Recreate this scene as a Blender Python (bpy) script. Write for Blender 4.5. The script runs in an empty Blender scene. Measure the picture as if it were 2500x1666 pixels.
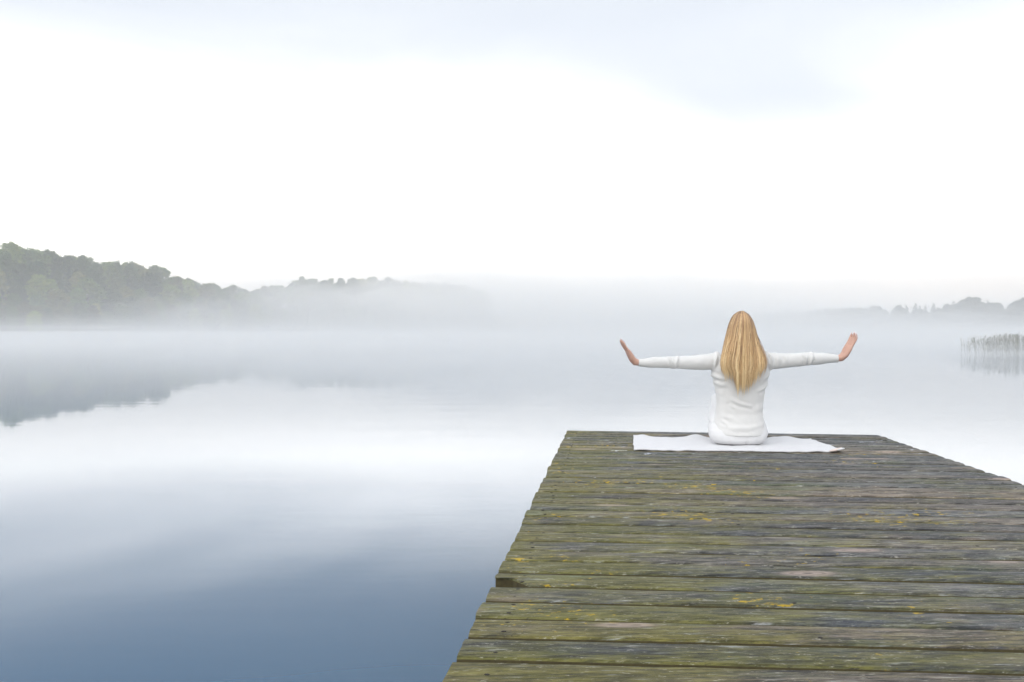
import bpy, bmesh, math, random
import numpy as np
from mathutils import Vector, Matrix, noise

R = math.radians
random.seed(7)
rng = np.random.default_rng(11)
SC = bpy.context.scene
COL = SC.collection

# ------------------------------------------------------------------ camera
F = 2200.0            # focal length in pixels of a 2500 px wide frame
HZ = 806.0            # image row of the horizon
CAMZ = 1.60           # camera height above the water
cam_d = bpy.data.cameras.new('camera')
cam = bpy.data.objects.new('camera', cam_d)
COL.objects.link(cam)
cam_d.sensor_width = 36.0
cam_d.lens = F / 2500.0 * 36.0
cam_d.clip_start = 0.05
cam_d.clip_end = 9000
cam.location = (0, 0, CAMZ)
cam.rotation_euler = (R(90) - math.atan((833 - HZ) / F), 0, 0)
SC.camera = cam

# ------------------------------------------------------------------ sky
SUN_EL, SUN_AZ = R(46), R(215)     # azimuth from +Y towards +X: behind the camera, a little to the left
world = bpy.data.worlds.new('World')
SC.world = world
world.use_nodes = True
nt = world.node_tree
N, L = nt.nodes, nt.links
bg = N['Background']
bg.inputs['Strength'].default_value = 0.1
sky = N.new('ShaderNodeTexSky')
sky.sky_type = 'NISHITA'
sky.sun_disc = False
sky.sun_elevation = SUN_EL
sky.sun_rotation = SUN_AZ
sky.air_density = 1.0
sky.dust_density = 1.5
sky.ozone_density = 1.5
tc = N.new('ShaderNodeTexCoord')
sep = N.new('ShaderNodeSeparateXYZ')
L.new(tc.outputs['Generated'], sep.inputs[0])
# thin veil of cloud: solid low down, opening towards the zenith, in soft streaks
mp = N.new('ShaderNodeMapping')
mp.inputs['Scale'].default_value = (1.0, 0.8, 3.2)
mp.inputs['Location'].default_value = (0, 0, 0)
mp.inputs['Rotation'].default_value = (0, R(-14), R(20))
L.new(tc.outputs['Generated'], mp.inputs['Vector'])
nz = N.new('ShaderNodeTexNoise')
nz.inputs['Scale'].default_value = 1.35
nz.inputs['Detail'].default_value = 3.5
nz.inputs['Roughness'].default_value = 0.45
nz.inputs['Distortion'].default_value = 0.5
L.new(mp.outputs[0], nz.inputs['Vector'])
elev = N.new('ShaderNodeMapRange')
elev.inputs['From Min'].default_value = 0.08
elev.inputs['From Max'].default_value = 0.55
elev.inputs['To Min'].default_value = 0.42
elev.inputs['To Max'].default_value = -0.12
L.new(sep.outputs['Z'], elev.inputs['Value'])
addn = N.new('ShaderNodeMath'); addn.operation = 'ADD'
L.new(nz.outputs['Fac'], addn.inputs[0]); L.new(elev.outputs[0], addn.inputs[1])
veil = N.new('ShaderNodeMapRange'); veil.interpolation_type = 'SMOOTHSTEP'
veil.inputs['From Min'].default_value = 0.28
veil.inputs['From Max'].default_value = 0.80
veil.inputs['To Min'].default_value = 0.70
veil.inputs['To Max'].default_value = 0.97
L.new(addn.outputs[0], veil.inputs['Value'])
# colour of the veil: cream by the horizon, white, then a breath of blue
cr = N.new('ShaderNodeValToRGB')
cr.color_ramp.elements[0].position = 0.0
cr.color_ramp.elements[0].color = (0.63, 0.60, 0.57, 1)
cr.color_ramp.elements[1].position = 0.9
cr.color_ramp.elements[1].color = (0.555, 0.57, 0.59, 1)
for p_, c_ in ((0.05, (0.66, 0.635, 0.61)), (0.085, (0.92, 0.89, 0.855)), (0.135, (1.56, 1.515, 1.455)), (0.19, (1.36, 1.335, 1.30)), (0.265, (0.69, 0.695, 0.705)), (0.33, (0.47, 0.492, 0.522))):
    e = cr.color_ramp.elements.new(p_); e.color = (*c_, 1)
L.new(sep.outputs['Z'], cr.inputs['Fac'])
vs = N.new('ShaderNodeVectorMath'); vs.operation = 'SCALE'
vs.inputs['Scale'].default_value = 15.0
# the veil is brightest round the hidden sun
dotn = N.new('ShaderNodeVectorMath'); dotn.operation = 'DOT_PRODUCT'
dotn.inputs[1].default_value = (math.cos(SUN_EL) * math.sin(SUN_AZ), math.cos(SUN_EL) * math.cos(SUN_AZ), math.sin(SUN_EL))
L.new(tc.outputs['Generated'], dotn.inputs[0])
aur = N.new('ShaderNodeMapRange'); aur.interpolation_type = 'SMOOTHSTEP'
for k_, x_ in (('From Min', 0.25), ('From Max', 1.0), ('To Min', 15.0), ('To Max', 25.0)): aur.inputs[k_].default_value = x_
L.new(dotn.outputs['Value'], aur.inputs['Value'])
L.new(aur.outputs[0], vs.inputs['Scale'])
# rosy band low over the right-hand shore, opposite the sun
pm1 = N.new('ShaderNodeMapRange'); pm1.interpolation_type = 'SMOOTHSTEP'
for k_, x_ in (('From Min', 0.02), ('From Max', 0.62)): pm1.inputs[k_].default_value = x_
L.new(sep.outputs['X'], pm1.inputs['Value'])
pm2 = N.new('ShaderNodeMapRange'); pm2.interpolation_type = 'SMOOTHSTEP'
for k_, x_ in (('From Min', 0.085), ('From Max', 0.015)): pm2.inputs[k_].default_value = x_
L.new(sep.outputs['Z'], pm2.inputs['Value'])
pmm = N.new('ShaderNodeMath'); pmm.operation = 'MULTIPLY'
L.new(pm1.outputs[0], pmm.inputs[0]); L.new(pm2.outputs[0], pmm.inputs[1])
rosy = N.new('ShaderNodeMix'); rosy.data_type = 'RGBA'
rosy.inputs['B'].default_value = (0.56, 0.505, 0.465, 1)
L.new(pmm.outputs[0], rosy.inputs['Factor']); L.new(cr.outputs[0], rosy.inputs['A'])
# long soft streaks where the veil thins and blue comes through
mp2 = N.new('ShaderNodeMapping')
mp2.inputs['Scale'].default_value = (0.9, 0.9, 3.6)
mp2.inputs['Location'].default_value = (5.7, -2.2, 1.1)
mp2.inputs['Rotation'].default_value = (0, R(16), 0)
L.new(tc.outputs['Generated'], mp2.inputs['Vector'])
nz2 = N.new('ShaderNodeTexNoise')
for k_, x_ in (('Scale', 1.5), ('Detail', 4.0), ('Roughness', 0.5), ('Distortion', 0.7)): nz2.inputs[k_].default_value = x_
L.new(mp2.outputs[0], nz2.inputs['Vector'])
thin = N.new('ShaderNodeMapRange'); thin.interpolation_type = 'SMOOTHSTEP'
for k_, x_ in (('From Min', 0.30), ('From Max', 0.70)): thin.inputs[k_].default_value = x_
L.new(nz2.outputs['Fac'], thin.inputs['Value'])
thz = N.new('ShaderNodeMapRange'); thz.interpolation_type = 'SMOOTHSTEP'
for k_, x_ in (('From Min', 0.08), ('From Max', 0.25)): thz.inputs[k_].default_value = x_
L.new(sep.outputs['Z'], thz.inputs['Value'])
thm = N.new('ShaderNodeMath'); thm.operation = 'MULTIPLY'
L.new(thin.outputs[0], thm.inputs[0]); L.new(thz.outputs[0], thm.inputs[1])
streak = N.new('ShaderNodeMix'); streak.data_type = 'RGBA'
streak.inputs['B'].default_value = (0.448, 0.472, 0.508, 1)
L.new(thm.outputs[0], streak.inputs['Factor']); L.new(rosy.outputs['Result'], streak.inputs['A'])
L.new(streak.outputs['Result'], vs.inputs[0])
mixs = N.new('ShaderNodeMix'); mixs.data_type = 'RGBA'
L.new(veil.outputs[0], mixs.inputs['Factor'])
L.new(sky.outputs[0], mixs.inputs['A'])
L.new(vs.outputs[0], mixs.inputs['B'])
L.new(mixs.outputs['Result'], bg.inputs['Color'])

# ------------------------------------------------------------------ sun (veiled, very soft)
sd = bpy.data.lights.new('sun', 'SUN')
sd.energy = 0.8
sd.angle = R(60)
sd.color = (1.0, 0.96, 0.90)
sun = bpy.data.objects.new('sun', sd)
COL.objects.link(sun)
sdir = Vector((math.cos(SUN_EL) * math.sin(SUN_AZ), math.cos(SUN_EL) * math.cos(SUN_AZ), math.sin(SUN_EL)))
sun.rotation_euler = sdir.to_track_quat('Z', 'Y').to_euler()
sun.location = sdir * 60

SC.view_settings.view_transform = 'Standard'
SC.view_settings.look = 'None'
SC.view_settings.exposure = 0.45
SC.view_settings.gamma = 1.0
SC.view_settings.use_curve_mapping = False
SC.render.engine = 'CYCLES'
SC.cycles.use_denoising = True
SC.cycles.volume_bounces = 3
SC.cycles.use_adaptive_sampling = True
SC.cycles.adaptive_threshold = 0.02
SC.cycles.transparent_max_bounces = 96
SC.cycles.max_bounces = 8
SC.cycles.volume_step_rate = 1.0

# ------------------------------------------------------------------ helpers
def tag(o, label=None, cat=None, group=None, kind=None):
    if label: o['label'] = label
    if cat: o['category'] = cat
    if group: o['group'] = group
    if kind: o['kind'] = kind
    return o

def mk(name, verts, faces, mat=None, parent=None, smooth=False):
    me = bpy.data.meshes.new(name)
    me.from_pydata([tuple(v) for v in verts], [], [tuple(f) for f in faces])
    me.update()
    if smooth:
        me.polygons.foreach_set('use_smooth', [True] * len(me.polygons))
    if mat: me.materials.append(mat)
    o = bpy.data.objects.new(name, me)
    COL.objects.link(o)
    if parent: o.parent = parent
    return o

def mk_me(name, me, mat=None, parent=None):
    if mat and not me.materials: me.materials.append(mat)
    o = bpy.data.objects.new(name, me)
    COL.objects.link(o)
    if parent: o.parent = parent
    return o

def empty(name, loc=(0, 0, 0)):
    o = bpy.data.objects.new(name, None)
    o.empty_display_size = 0.2
    o.location = loc
    COL.objects.link(o)
    return o

def box(x0, x1, y0, y1, z0, z1):
    v = [(x0, y0, z0), (x1, y0, z0), (x1, y1, z0), (x0, y1, z0), (x0, y0, z1), (x1, y0, z1), (x1, y1, z1), (x0, y1, z1)]
    f = [(0, 3, 2, 1), (4, 5, 6, 7), (0, 1, 5, 4), (1, 2, 6, 5), (2, 3, 7, 6), (3, 0, 4, 7)]
    return v, f

def loft(rings):
    """rings: lists of points with the same count; closes both ends."""
    v, f = [], []
    n = len(rings[0])
    for r in rings: v += [Vector(p) for p in r]
    for i in range(len(rings) - 1):
        for j in range(n):
            a, b = i * n + j, i * n + (j + 1) % n
            f.append((a, b, b + n, a + n))
    f.append(tuple(reversed(range(n))))
    f.append(tuple(range((len(rings) - 1) * n, len(rings) * n)))
    return v, f

def tube(path, rad, n=12, up=(0, 0, 1), squash=1.0):
    """tapered tube; squash scales the radius along the second axis."""
    P = [Vector(p) for p in path]
    rings = []
    side = None
    for i, p in enumerate(P):
        d = (P[min(i + 1, len(P) - 1)] - P[max(i - 1, 0)]).normalized()
        u = Vector(up)
        s = d.cross(u)
        if s.length < 1e-4: s = d.cross(Vector((1, 0, 0)))
        s.normalize()
        if side is not None and s.dot(side) < 0: s = -s
        side = s
        t = s.cross(d)
        r = rad[i] if hasattr(rad, '__len__') else rad
        rings.append([p + s * (r * math.cos(a)) + t * (r * squash * math.sin(a)) for a in [2 * math.pi * k / n for k in range(n)]])
    return loft(rings)

def ellipsoid(c, r, nu=20, nv=12):
    c = Vector(c)
    rings = []
    for i in range(nv + 1):
        th = math.pi * (0.02 + 0.96 * i / nv)
        rings.append([c + Vector((r[0] * math.sin(th) * math.cos(a), r[1] * math.sin(th) * math.sin(a), -r[2] * math.cos(th))) for a in [2 * math.pi * k / nu for k in range(nu)]])
    return loft(rings)

def fuse(pieces, voxel, smooth=5):
    """weld overlapping closed shapes into one continuous surface."""
    V, Fc = [], []
    for v, f in pieces:
        o = len(V)
        V += [tuple(p) for p in v]
        Fc += [tuple(i + o for i in q) for q in f]
    me = bpy.data.meshes.new('tmp'); me.from_pydata(V, [], Fc); me.update()
    bm = bmesh.new(); bm.from_mesh(me); bmesh.ops.recalc_face_normals(bm, faces=bm.faces); bm.to_mesh(me); bm.free()
    o = bpy.data.objects.new('tmp', me); COL.objects.link(o)
    m = o.modifiers.new('r', 'REMESH'); m.mode = 'VOXEL'; m.voxel_size = voxel; m.use_smooth_shade = True
    s = o.modifiers.new('s', 'SMOOTH'); s.factor = 0.5; s.iterations = smooth
    dg = bpy.context.evaluated_depsgraph_get(); dg.update()
    res = bpy.data.meshes.new_from_object(o.evaluated_get(dg))
    bpy.data.objects.remove(o); bpy.data.meshes.remove(me)
    res.polygons.foreach_set('use_smooth', [True] * len(res.polygons))
    return res

def coords(me):
    a = np.empty(len(me.vertices) * 3); me.vertices.foreach_get('co', a); a = a.reshape(-1, 3)
    n = np.empty(len(me.vertices) * 3); me.vertex_normals.foreach_get('vector', n); n = n.reshape(-1, 3)
    return a, n

def set_coords(me, a):
    me.vertices.foreach_set('co', a.ravel()); me.update()

def seg_dist(P, poly):
    """distance of 2-D points to a polyline, and the position along it."""
    best = np.full(len(P), 1e9)
    pos = np.zeros(len(P))
    n = len(poly) - 1
    for i in range(n):
        a, b = np.array(poly[i]), np.array(poly[i + 1])
        ab = b - a
        t = np.clip(((P - a) @ ab) / (ab @ ab), 0, 1)
        d = np.linalg.norm(P - (a + t[:, None] * ab), axis=1)
        m = d < best
        best[m] = d[m]; pos[m] = (i + t[m]) / n
    return best, pos

# ------------------------------------------------------------------ material helpers
class Mat:
    def __init__(self, name):
        self.m = bpy.data.materials.new(name); self.m.use_nodes = True
        self.nt = self.m.node_tree; self.N = self.nt.nodes; self.L = self.nt.links
        self.b = self.N['Principled BSDF']; self.out = self.N['Material Output']
    def node(self, t, **kw):
        n = self.N.new(t)
        for k, v in kw.items():
            if hasattr(n, k): setattr(n, k, v)
        return n
    def link(self, a, b): self.L.new(a, b)
    def noise(self, vec, scale, detail=4, rough=0.55, dist=0.0):
        n = self.N.new('ShaderNodeTexNoise')
        n.inputs['Scale'].default_value = scale; n.inputs['Detail'].default_value = detail
        n.inputs['Roughness'].default_value = rough; n.inputs['Distortion'].default_value = dist
        if vec is not None: self.L.new(vec, n.inputs['Vector'])
        return n.outputs['Fac']
    def mapping(self, vec, scale=(1, 1, 1), loc=(0, 0, 0), rot=(0, 0, 0)):
        n = self.N.new('ShaderNodeMapping')
        n.inputs['Scale'].default_value = scale; n.inputs['Location'].default_value = loc; n.inputs['Rotation'].default_value = rot
        self.L.new(vec, n.inputs['Vector'])
        return n.outputs[0]
    def rng(self, v, a, b, c=0.0, d=1.0, smooth=True):
        n = self.N.new('ShaderNodeMapRange')
        if smooth: n.interpolation_type = 'SMOOTHSTEP'
        for k, x in (('From Min', a), ('From Max', b), ('To Min', c), ('To Max', d)): n.inputs[k].default_value = x
        self.L.new(v, n.inputs['Value'])
        return n.outputs[0]
    def math(self, op, a, b=None, clamp=False):
        n = self.N.new('ShaderNodeMath'); n.operation = op; n.use_clamp = clamp
        for i, x in enumerate((a, b)):
            if x is None: continue
            if isinstance(x, (int, float)): n.inputs[i].default_value = x
            else: self.L.new(x, n.inputs[i])
        return n.outputs[0]
    def mix(self, fac, a, b, blend='MIX'):
        n = self.N.new('ShaderNodeMix'); n.data_type = 'RGBA'; n.blend_type = blend
        for k, x in (('Factor', fac), ('A', a), ('B', b)):
            if isinstance(x, (int, float)): n.inputs[k].default_value = x
            elif isinstance(x, tuple): n.inputs[k].default_value = (*x[:3], 1)
            else: self.L.new(x, n.inputs[k])
        return n.outputs['Result']
    def bump(self, h, strength, dist):
        n = self.N.new('ShaderNodeBump'); n.inputs['Strength'].default_value = strength; n.inputs['Distance'].default_value = dist
        self.L.new(h, n.inputs['Height'])
        self.L.new(n.outputs[0], self.b.inputs['Normal'])
        return n
    def set(self, **kw):
        for k, v in kw.items():
            k = k.replace('_', ' ')
            s = self.b.inputs[k]
            if isinstance(v, (int, float)): s.default_value = v
            elif isinstance(v, tuple): s.default_value = (*v[:3], 1) if len(s.default_value) == 4 else v
            else: self.L.new(v, s)

# ---- water
W = Mat('lake_water')
co = W.node('ShaderNodeNewGeometry').outputs['Position']
rip = W.noise(W.mapping(co, (0.35, 1.3, 1)), 1.0, 3, 0.5, 0.3)
fine = W.noise(W.mapping(co, (0.9, 2.6, 1)), 1.6, 2, 0.5, 0.2)
calm = W.rng(W.noise(W.mapping(co, (0.02, 0.05, 1)), 1.0, 2), 0.38, 0.62, 0.25, 1.0)
h = W.math('MULTIPLY', W.math('ADD', rip, W.math('MULTIPLY', fine, 0.2)), calm)
W.bump(h, 1.0, 0.0038)
W.set(Base_Color=(0.002, 0.062, 0.135), Roughness=0.03, IOR=1.50)

# ---- dock wood (colour, grain and growth; the boards themselves are geometry)
D = Mat('weathered_planks')
obj = D.node('ShaderNodeTexCoord').outputs['Object']
info = D.node('ShaderNodeObjectInfo')
rnd = info.outputs['Random']
off = D.node('ShaderNodeCombineXYZ')
D.link(D.math('MULTIPLY', rnd, 37.0), off.inputs[0]); D.link(D.math('MULTIPLY', rnd, 91.0), off.inputs[2])
vadd = D.node('ShaderNodeVectorMath', operation='ADD')
D.link(obj, vadd.inputs[0]); D.link(off.outputs[0], vadd.inputs[1])
pv = vadd.outputs[0]
sx = D.node('ShaderNodeSeparateXYZ'); D.link(obj, sx.inputs[0])
warp = D.noise(D.mapping(pv, (1.2, 5, 1)), 1.0, 2)
wv = D.node('ShaderNodeCombineXYZ'); D.link(D.math('MULTIPLY', warp, 0.05), wv.inputs[1])
va2 = D.node('ShaderNodeVectorMath', operation='ADD'); D.link(pv, va2.inputs[0]); D.link(wv.outputs[0], va2.inputs[1])
gv = va2.outputs[0]
grain = D.noise(D.mapping(gv, (9, 75, 30)), 1.0, 9, 0.75)
grain2 = D.noise(D.mapping(gv, (20, 150, 60)), 1.0, 6, 0.7)
blot = D.noise(D.mapping(pv, (2.2, 6.0, 5)), 1.0, 7, 0.68)
blot2 = D.noise(D.mapping(pv, (3.4, 10.0, 5), loc=(5, 2, 1)), 1.0, 7, 0.7)
speck = D.noise(D.mapping(pv, (34, 95, 60)), 1.0, 6, 0.75)
c = D.mix(D.rng(grain, 0.36, 0.66), (0.038, 0.037, 0.033), (0.225, 0.215, 0.19))
# single boards lean to slate, to brown or stay grey
hue = D.node('ShaderNodeValToRGB')
hue.color_ramp.interpolation = 'EASE'
for i, (p, q) in enumerate(((0.0, (0.90, 0.96, 1.02)), (0.3, (1.0, 0.98, 0.92)), (0.6, (1.14, 1.02, 0.86)), (0.8, (0.80, 0.88, 0.94)), (1.0, (1.10, 1.0, 0.92)))):
    if i < 2: el = hue.color_ramp.elements[i]; el.position = p
    else: el = hue.color_ramp.elements.new(p)
    el.color = (*q, 1)
D.link(rnd, hue.inputs[0])
c = D.mix(1.0, c, hue.outputs[0], 'MULTIPLY')
tone_ = D.rng(D.math('FRACT', D.math('MULTIPLY', rnd, 17.3)), 0, 1, 0.72, 1.28, smooth=False)
tcol = D.node('ShaderNodeCombineColor')
for q_ in range(3): D.link(tone_, tcol.inputs[q_])
c = D.mix(1.0, c, tcol.outputs[0], 'MULTIPLY')
c = D.mix(D.rng(blot2, 0.52, 0.70, 0, 0.65), c, (0.085, 0.095, 0.115))
c = D.mix(D.rng(blot2, 0.48, 0.28, 0, 0.5), c, (0.24, 0.185, 0.125))
# olive algae, heaviest on the left boards
leftm = D.rng(sx.outputs[0], 1.9, -0.2, 0.0, 1.0, smooth=False)
alg = D.math('ADD', blot, D.math('MULTIPLY', leftm, 0.27))
alg = D.math('ADD', alg, D.math('MULTIPLY', D.math('SUBTRACT', grain, 0.5), 0.35))
c = D.mix(D.rng(alg, 0.50, 0.80, 0, 0.76), c, D.mix(D.rng(grain, 0.35, 0.65), (0.088, 0.083, 0.014), (0.205, 0.190, 0.040)))
grn = D.noise(D.mapping(pv, (2.0, 7, 5), loc=(11, 3, 0)), 1.0, 5, 0.6)
c = D.mix(D.rng(grn, 0.54, 0.72, 0, 0.45), c, (0.10, 0.135, 0.065))
# bleached silver streaks
sil = D.noise(D.mapping(gv, (9, 75, 20), loc=(3, 8, 2)), 1.0, 6, 0.68)
c = D.mix(D.rng(sil, 0.56, 0.72, 0, 0.65), c, (0.40, 0.41, 0.38))
c = D.mix(D.rng(speck, 0.56, 0.68, 0, 0.75), c, (0.40, 0.38, 0.31))
c = D.mix(D.rng(speck, 0.43, 0.31, 0, 0.75), c, (0.030, 0.028, 0.022))
c = D.mix(D.rng(grain2, 0.42, 0.30, 0, 0.85), c, (0.030, 0.026, 0.020))
# knots
vk = D.node('ShaderNodeTexVoronoi'); vk.inputs['Scale'].default_value = 1.0; vk.inputs['Randomness'].default_value = 1.0
D.link(D.mapping(gv, (1.7, 5.2, 1)), vk.inputs['Vector'])
kd = vk.outputs['Distance']
c = D.mix(D.rng(kd, 0.20, 0.08, 0, 0.65), c, (0.40, 0.33, 0.27))
ring = D.math('SINE', D.math('MULTIPLY', kd, 95.0))
c = D.mix(D.math('MULTIPLY', D.rng(kd, 0.24, 0.10, 0, 0.35), D.rng(ring, 0.1, 0.9)), c, (0.09, 0.075, 0.05))
c = D.mix(D.rng(kd, 0.035, 0.015, 0, 0.8), c, (0.05, 0.038, 0.03))
# yellow lichen flecks
lic = D.noise(D.mapping(obj, (26, 46, 20)), 1.0, 4, 0.62)
licz = D.noise(D.mapping(obj, (1.7, 2.4, 2), loc=(4, 4, 0)), 1.0, 2, 0.5)
lm = D.math('ADD', lic, D.math('ADD', D.rng(licz, 0.35, 0.75, -0.14, 0.13), D.math('MULTIPLY', leftm, 0.07)))
c = D.mix(D.rng(lm, 0.665, 0.77, 0, 0.95), c, D.mix(speck, (0.24, 0.19, 0.03), (0.50, 0.37, 0.03)))
# pale worn paint and droppings
wht = D.noise(D.mapping(obj, (5.0, 13, 9), loc=(1, 7, 2)), 1.0, 5, 0.7)
far = D.rng(sx.outputs[1], 3.6, 5.6, 0.0, 0.085, smooth=False)
c = D.mix(D.rng(D.math('ADD', wht, far), 0.70, 0.78, 0, 0.75), c, (0.62, 0.63, 0.64))
gm_ = D.node('ShaderNodeGamma'); gm_.inputs['Gamma'].default_value = 1.45
D.link(c, gm_.inputs['Color'])
c = D.mix(1.0, gm_.outputs[0], (1.76, 1.79, 2.02), 'MULTIPLY')
h = D.math('ADD', D.math('MULTIPLY', grain, 0.8), D.math('ADD', D.math('MULTIPLY', grain2, 0.5), D.math('MULTIPLY', speck, 0.35)))
D.bump(h, 1.0, 0.006)
D.set(Base_Color=c, Roughness=D.rng(blot2, 0.3, 0.7, 0.50, 0.75), Specular_IOR_Level=0.35)

B = Mat('beam_wood')
bo = B.node('ShaderNodeTexCoord').outputs['Object']
B.set(Base_Color=B.mix(B.noise(B.mapping(bo, (40, 3, 40)), 1.0, 5), (0.05, 0.045, 0.03), (0.14, 0.12, 0.08)), Roughness=0.85)
NL = Mat('rusty_nail')
NL.set(Base_Color=(0.018, 0.014, 0.012), Roughness=0.7, Metallic=0.3)
MS = Mat('gap_moss_shade')
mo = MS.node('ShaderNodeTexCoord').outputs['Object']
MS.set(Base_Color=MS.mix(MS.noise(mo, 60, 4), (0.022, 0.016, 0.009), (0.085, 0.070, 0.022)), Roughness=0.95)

# ---- foliage: object colour carries the tree's own green
def leaf_mat(name, var):
    m = Mat(name)
    g = m.node('ShaderNodeNewGeometry').outputs['Random Per Island']
    oc = m.node('ShaderNodeObjectInfo').outputs['Color']
    p = m.node('ShaderNodeTexCoord').outputs['Object']
    cl = m.noise(p, 0.45, 3)
    cc = m.mix(m.rng(cl, 0.35, 0.65, 0, 0.8), oc, m.mix(1.0, oc, (1.25, 1.05, 0.7), 'MULTIPLY'))
    cc = m.mix(g, m.mix(1.0, cc, (0.55, 0.6, 0.6), 'MULTIPLY'), m.mix(1.0, cc, (1.35, 1.35, 1.2), 'MULTIPLY'))
    m.set(Base_Color=cc, Roughness=0.6)
    tl = m.node('ShaderNodeBsdfTranslucent'); m.link(m.mix(1.0, cc, (1.3, 1.5, 0.8), 'MULTIPLY'), tl.inputs['Color'])
    mx = m.node('ShaderNodeMixShader'); mx.inputs[0].default_value = 0.4
    m.link(m.b.outputs[0], mx.inputs[1]); m.link(tl.outputs[0], mx.inputs[2]); m.link(mx.outputs[0], m.out.inputs['Surface'])
    return m
LEAF = leaf_mat('leaves', 0.3)
BK = Mat('bark')
bp = BK.node('ShaderNodeTexCoord').outputs['Object']
BK.set(Base_Color=BK.mix(BK.noise(BK.mapping(bp, (6, 6, 1.5)), 1.0, 4), (0.07, 0.055, 0.04), (0.17, 0.14, 0.11)), Roughness=0.9)
BI = Mat('birch_bark')
bp = BI.node('ShaderNodeTexCoord').outputs['Object']
BI.set(Base_Color=BI.mix(BI.rng(BI.noise(BI.mapping(bp, (2, 2, 7)), 1.0, 3), 0.55, 0.65), (0.62, 0.60, 0.56), (0.08, 0.07, 0.06)), Roughness=0.8)
RD = Mat('reed_leaf')
rg = RD.node('ShaderNodeNewGeometry').outputs['Random Per Island']
RD.set(Base_Color=RD.mix(rg, (0.075, 0.085, 0.035), (0.20, 0.17, 0.09)), Roughness=0.7)
GR = Mat('bank_earth')
gp = GR.node('ShaderNodeTexCoord').outputs['Object']
GR.set(Base_Color=GR.mix(GR.noise(gp, 0.15, 5), (0.035, 0.045, 0.02), (0.10, 0.09, 0.05)), Roughness=0.95)

# ---- person
SW = Mat('white_knit')
sp = SW.node('ShaderNodeTexCoord').outputs['Object']
wv = SW.node('ShaderNodeTexWave'); wv.inputs['Scale'].default_value = 140; wv.inputs['Distortion'].default_value = 1.5; wv.inputs['Detail'].default_value = 1
SW.link(sp, wv.inputs['Vector'])
SW.bump(SW.math('ADD', SW.math('MULTIPLY', wv.outputs['Fac'], 0.4), SW.noise(sp, 55, 3)), 0.30, 0.003)
SW.set(Base_Color=SW.mix(SW.noise(sp, 7, 3), (0.665, 0.66, 0.643), (0.625, 0.622, 0.61)), Roughness=0.9, Sheen_Weight=0.25)
TR = Mat('white_cotton')
tp = TR.node('ShaderNodeTexCoord').outputs['Object']
TR.bump(TR.noise(TR.mapping(tp, (14, 14, 9)), 1.0, 3), 0.4, 0.008)
TR.set(Base_Color=TR.mix(TR.noise(tp, 6, 3), (0.665, 0.665, 0.668), (0.63, 0.63, 0.634)), Roughness=0.85)
TW = Mat('towel_terry')
tp = TW.node('ShaderNodeTexCoord').outputs['Object']
TW.bump(TW.math('ADD', TW.noise(tp, 260, 2), TW.math('MULTIPLY', TW.noise(TW.mapping(tp, (7, 16, 5)), 1.0, 4), 2.0)), 0.5, 0.005)
TW.set(Base_Color=TW.mix(TW.noise(tp, 9, 4), (0.665, 0.665, 0.676), (0.60, 0.60, 0.615)), Roughness=0.95, Sheen_Weight=0.2)
HM = Mat('towel_hem')
HM.set(Base_Color=(0.70, 0.60, 0.55), Roughness=0.9)
SK = Mat('skin')
kp = SK.node('ShaderNodeTexCoord').outputs['Object']
SK.set(Base_Color=SK.mix(SK.noise(kp, 28, 4), (0.55, 0.34, 0.26), (0.47, 0.265, 0.20)), Roughness=0.5, Subsurface_Weight=0.12, Subsurface_Scale=0.01)
SK.b.inputs['Subsurface Radius'].default_value = (1.0, 0.3, 0.15)
NA = Mat('nail_varnish')
NA.set(Base_Color=(0.70, 0.52, 0.50), Roughness=0.2)
EY = Mat('eye')
EY.set(Base_Color=(0.75, 0.75, 0.74), Roughness=0.15)
LP = Mat('lips')
LP.set(Base_Color=(0.50, 0.18, 0.16), Roughness=0.45)
HR = Mat('blonde_hair')
at = HR.node('ShaderNodeAttribute'); at.attribute_name = 'tint'
sepc = HR.node('ShaderNodeSeparateColor'); HR.link(at.outputs['Color'], sepc.inputs[0])
hr = HR.node('ShaderNodeValToRGB')
for i, (p, q) in enumerate(((0.0, (0.22, 0.125, 0.072)), (0.35, (0.48, 0.295, 0.155)), (0.7, (0.74, 0.52, 0.27)), (1.0, (0.95, 0.77, 0.46)))):
    if i < 2: el = hr.color_ramp.elements[i]; el.position = p
    else: el = hr.color_ramp.elements.new(p)
    el.color = (*q, 1)
HR.link(sepc.outputs['Red'], hr.inputs[0])
HR.set(Base_Color=hr.outputs[0], Roughness=0.42, Specular_IOR_Level=0.45)

# ================================================================== SETTING
# lake: one sheet to the horizon
v = [(-2600, -300, 0), (2600, -300, 0), (2600, 2600, 0), (-2600, 2600, 0)]
tag(mk('lake_water', v, [(0, 1, 2, 3)], W.m), kind='structure')

def px(u, Y):
    return (u - 1250.0) / F * Y

def interp(tab, u):
    return float(np.interp(u, [a for a, b in tab], [b for a, b in tab]))

SKY_L = [(-700, 560), (-300, 590), (0, 600), (106, 603), (160, 617), (218, 627), (255, 641), (308, 637), (372, 653), (436, 671), (467, 684), (510, 697), (563, 698), (627, 706),
         (659, 691), (744, 681), (807, 685), (903, 680), (977, 684), (1062, 690), (1150, 700), (1260, 735)]
DIST_L = [(-700, 235), (-300, 245), (0, 265), (300, 315), (627, 390), (700, 470), (1062, 560), (1260, 640)]
TREE_H = 15.0
def top_l(u, Y): return (HZ - interp(SKY_L, u)) / F * Y + CAMZ

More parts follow.
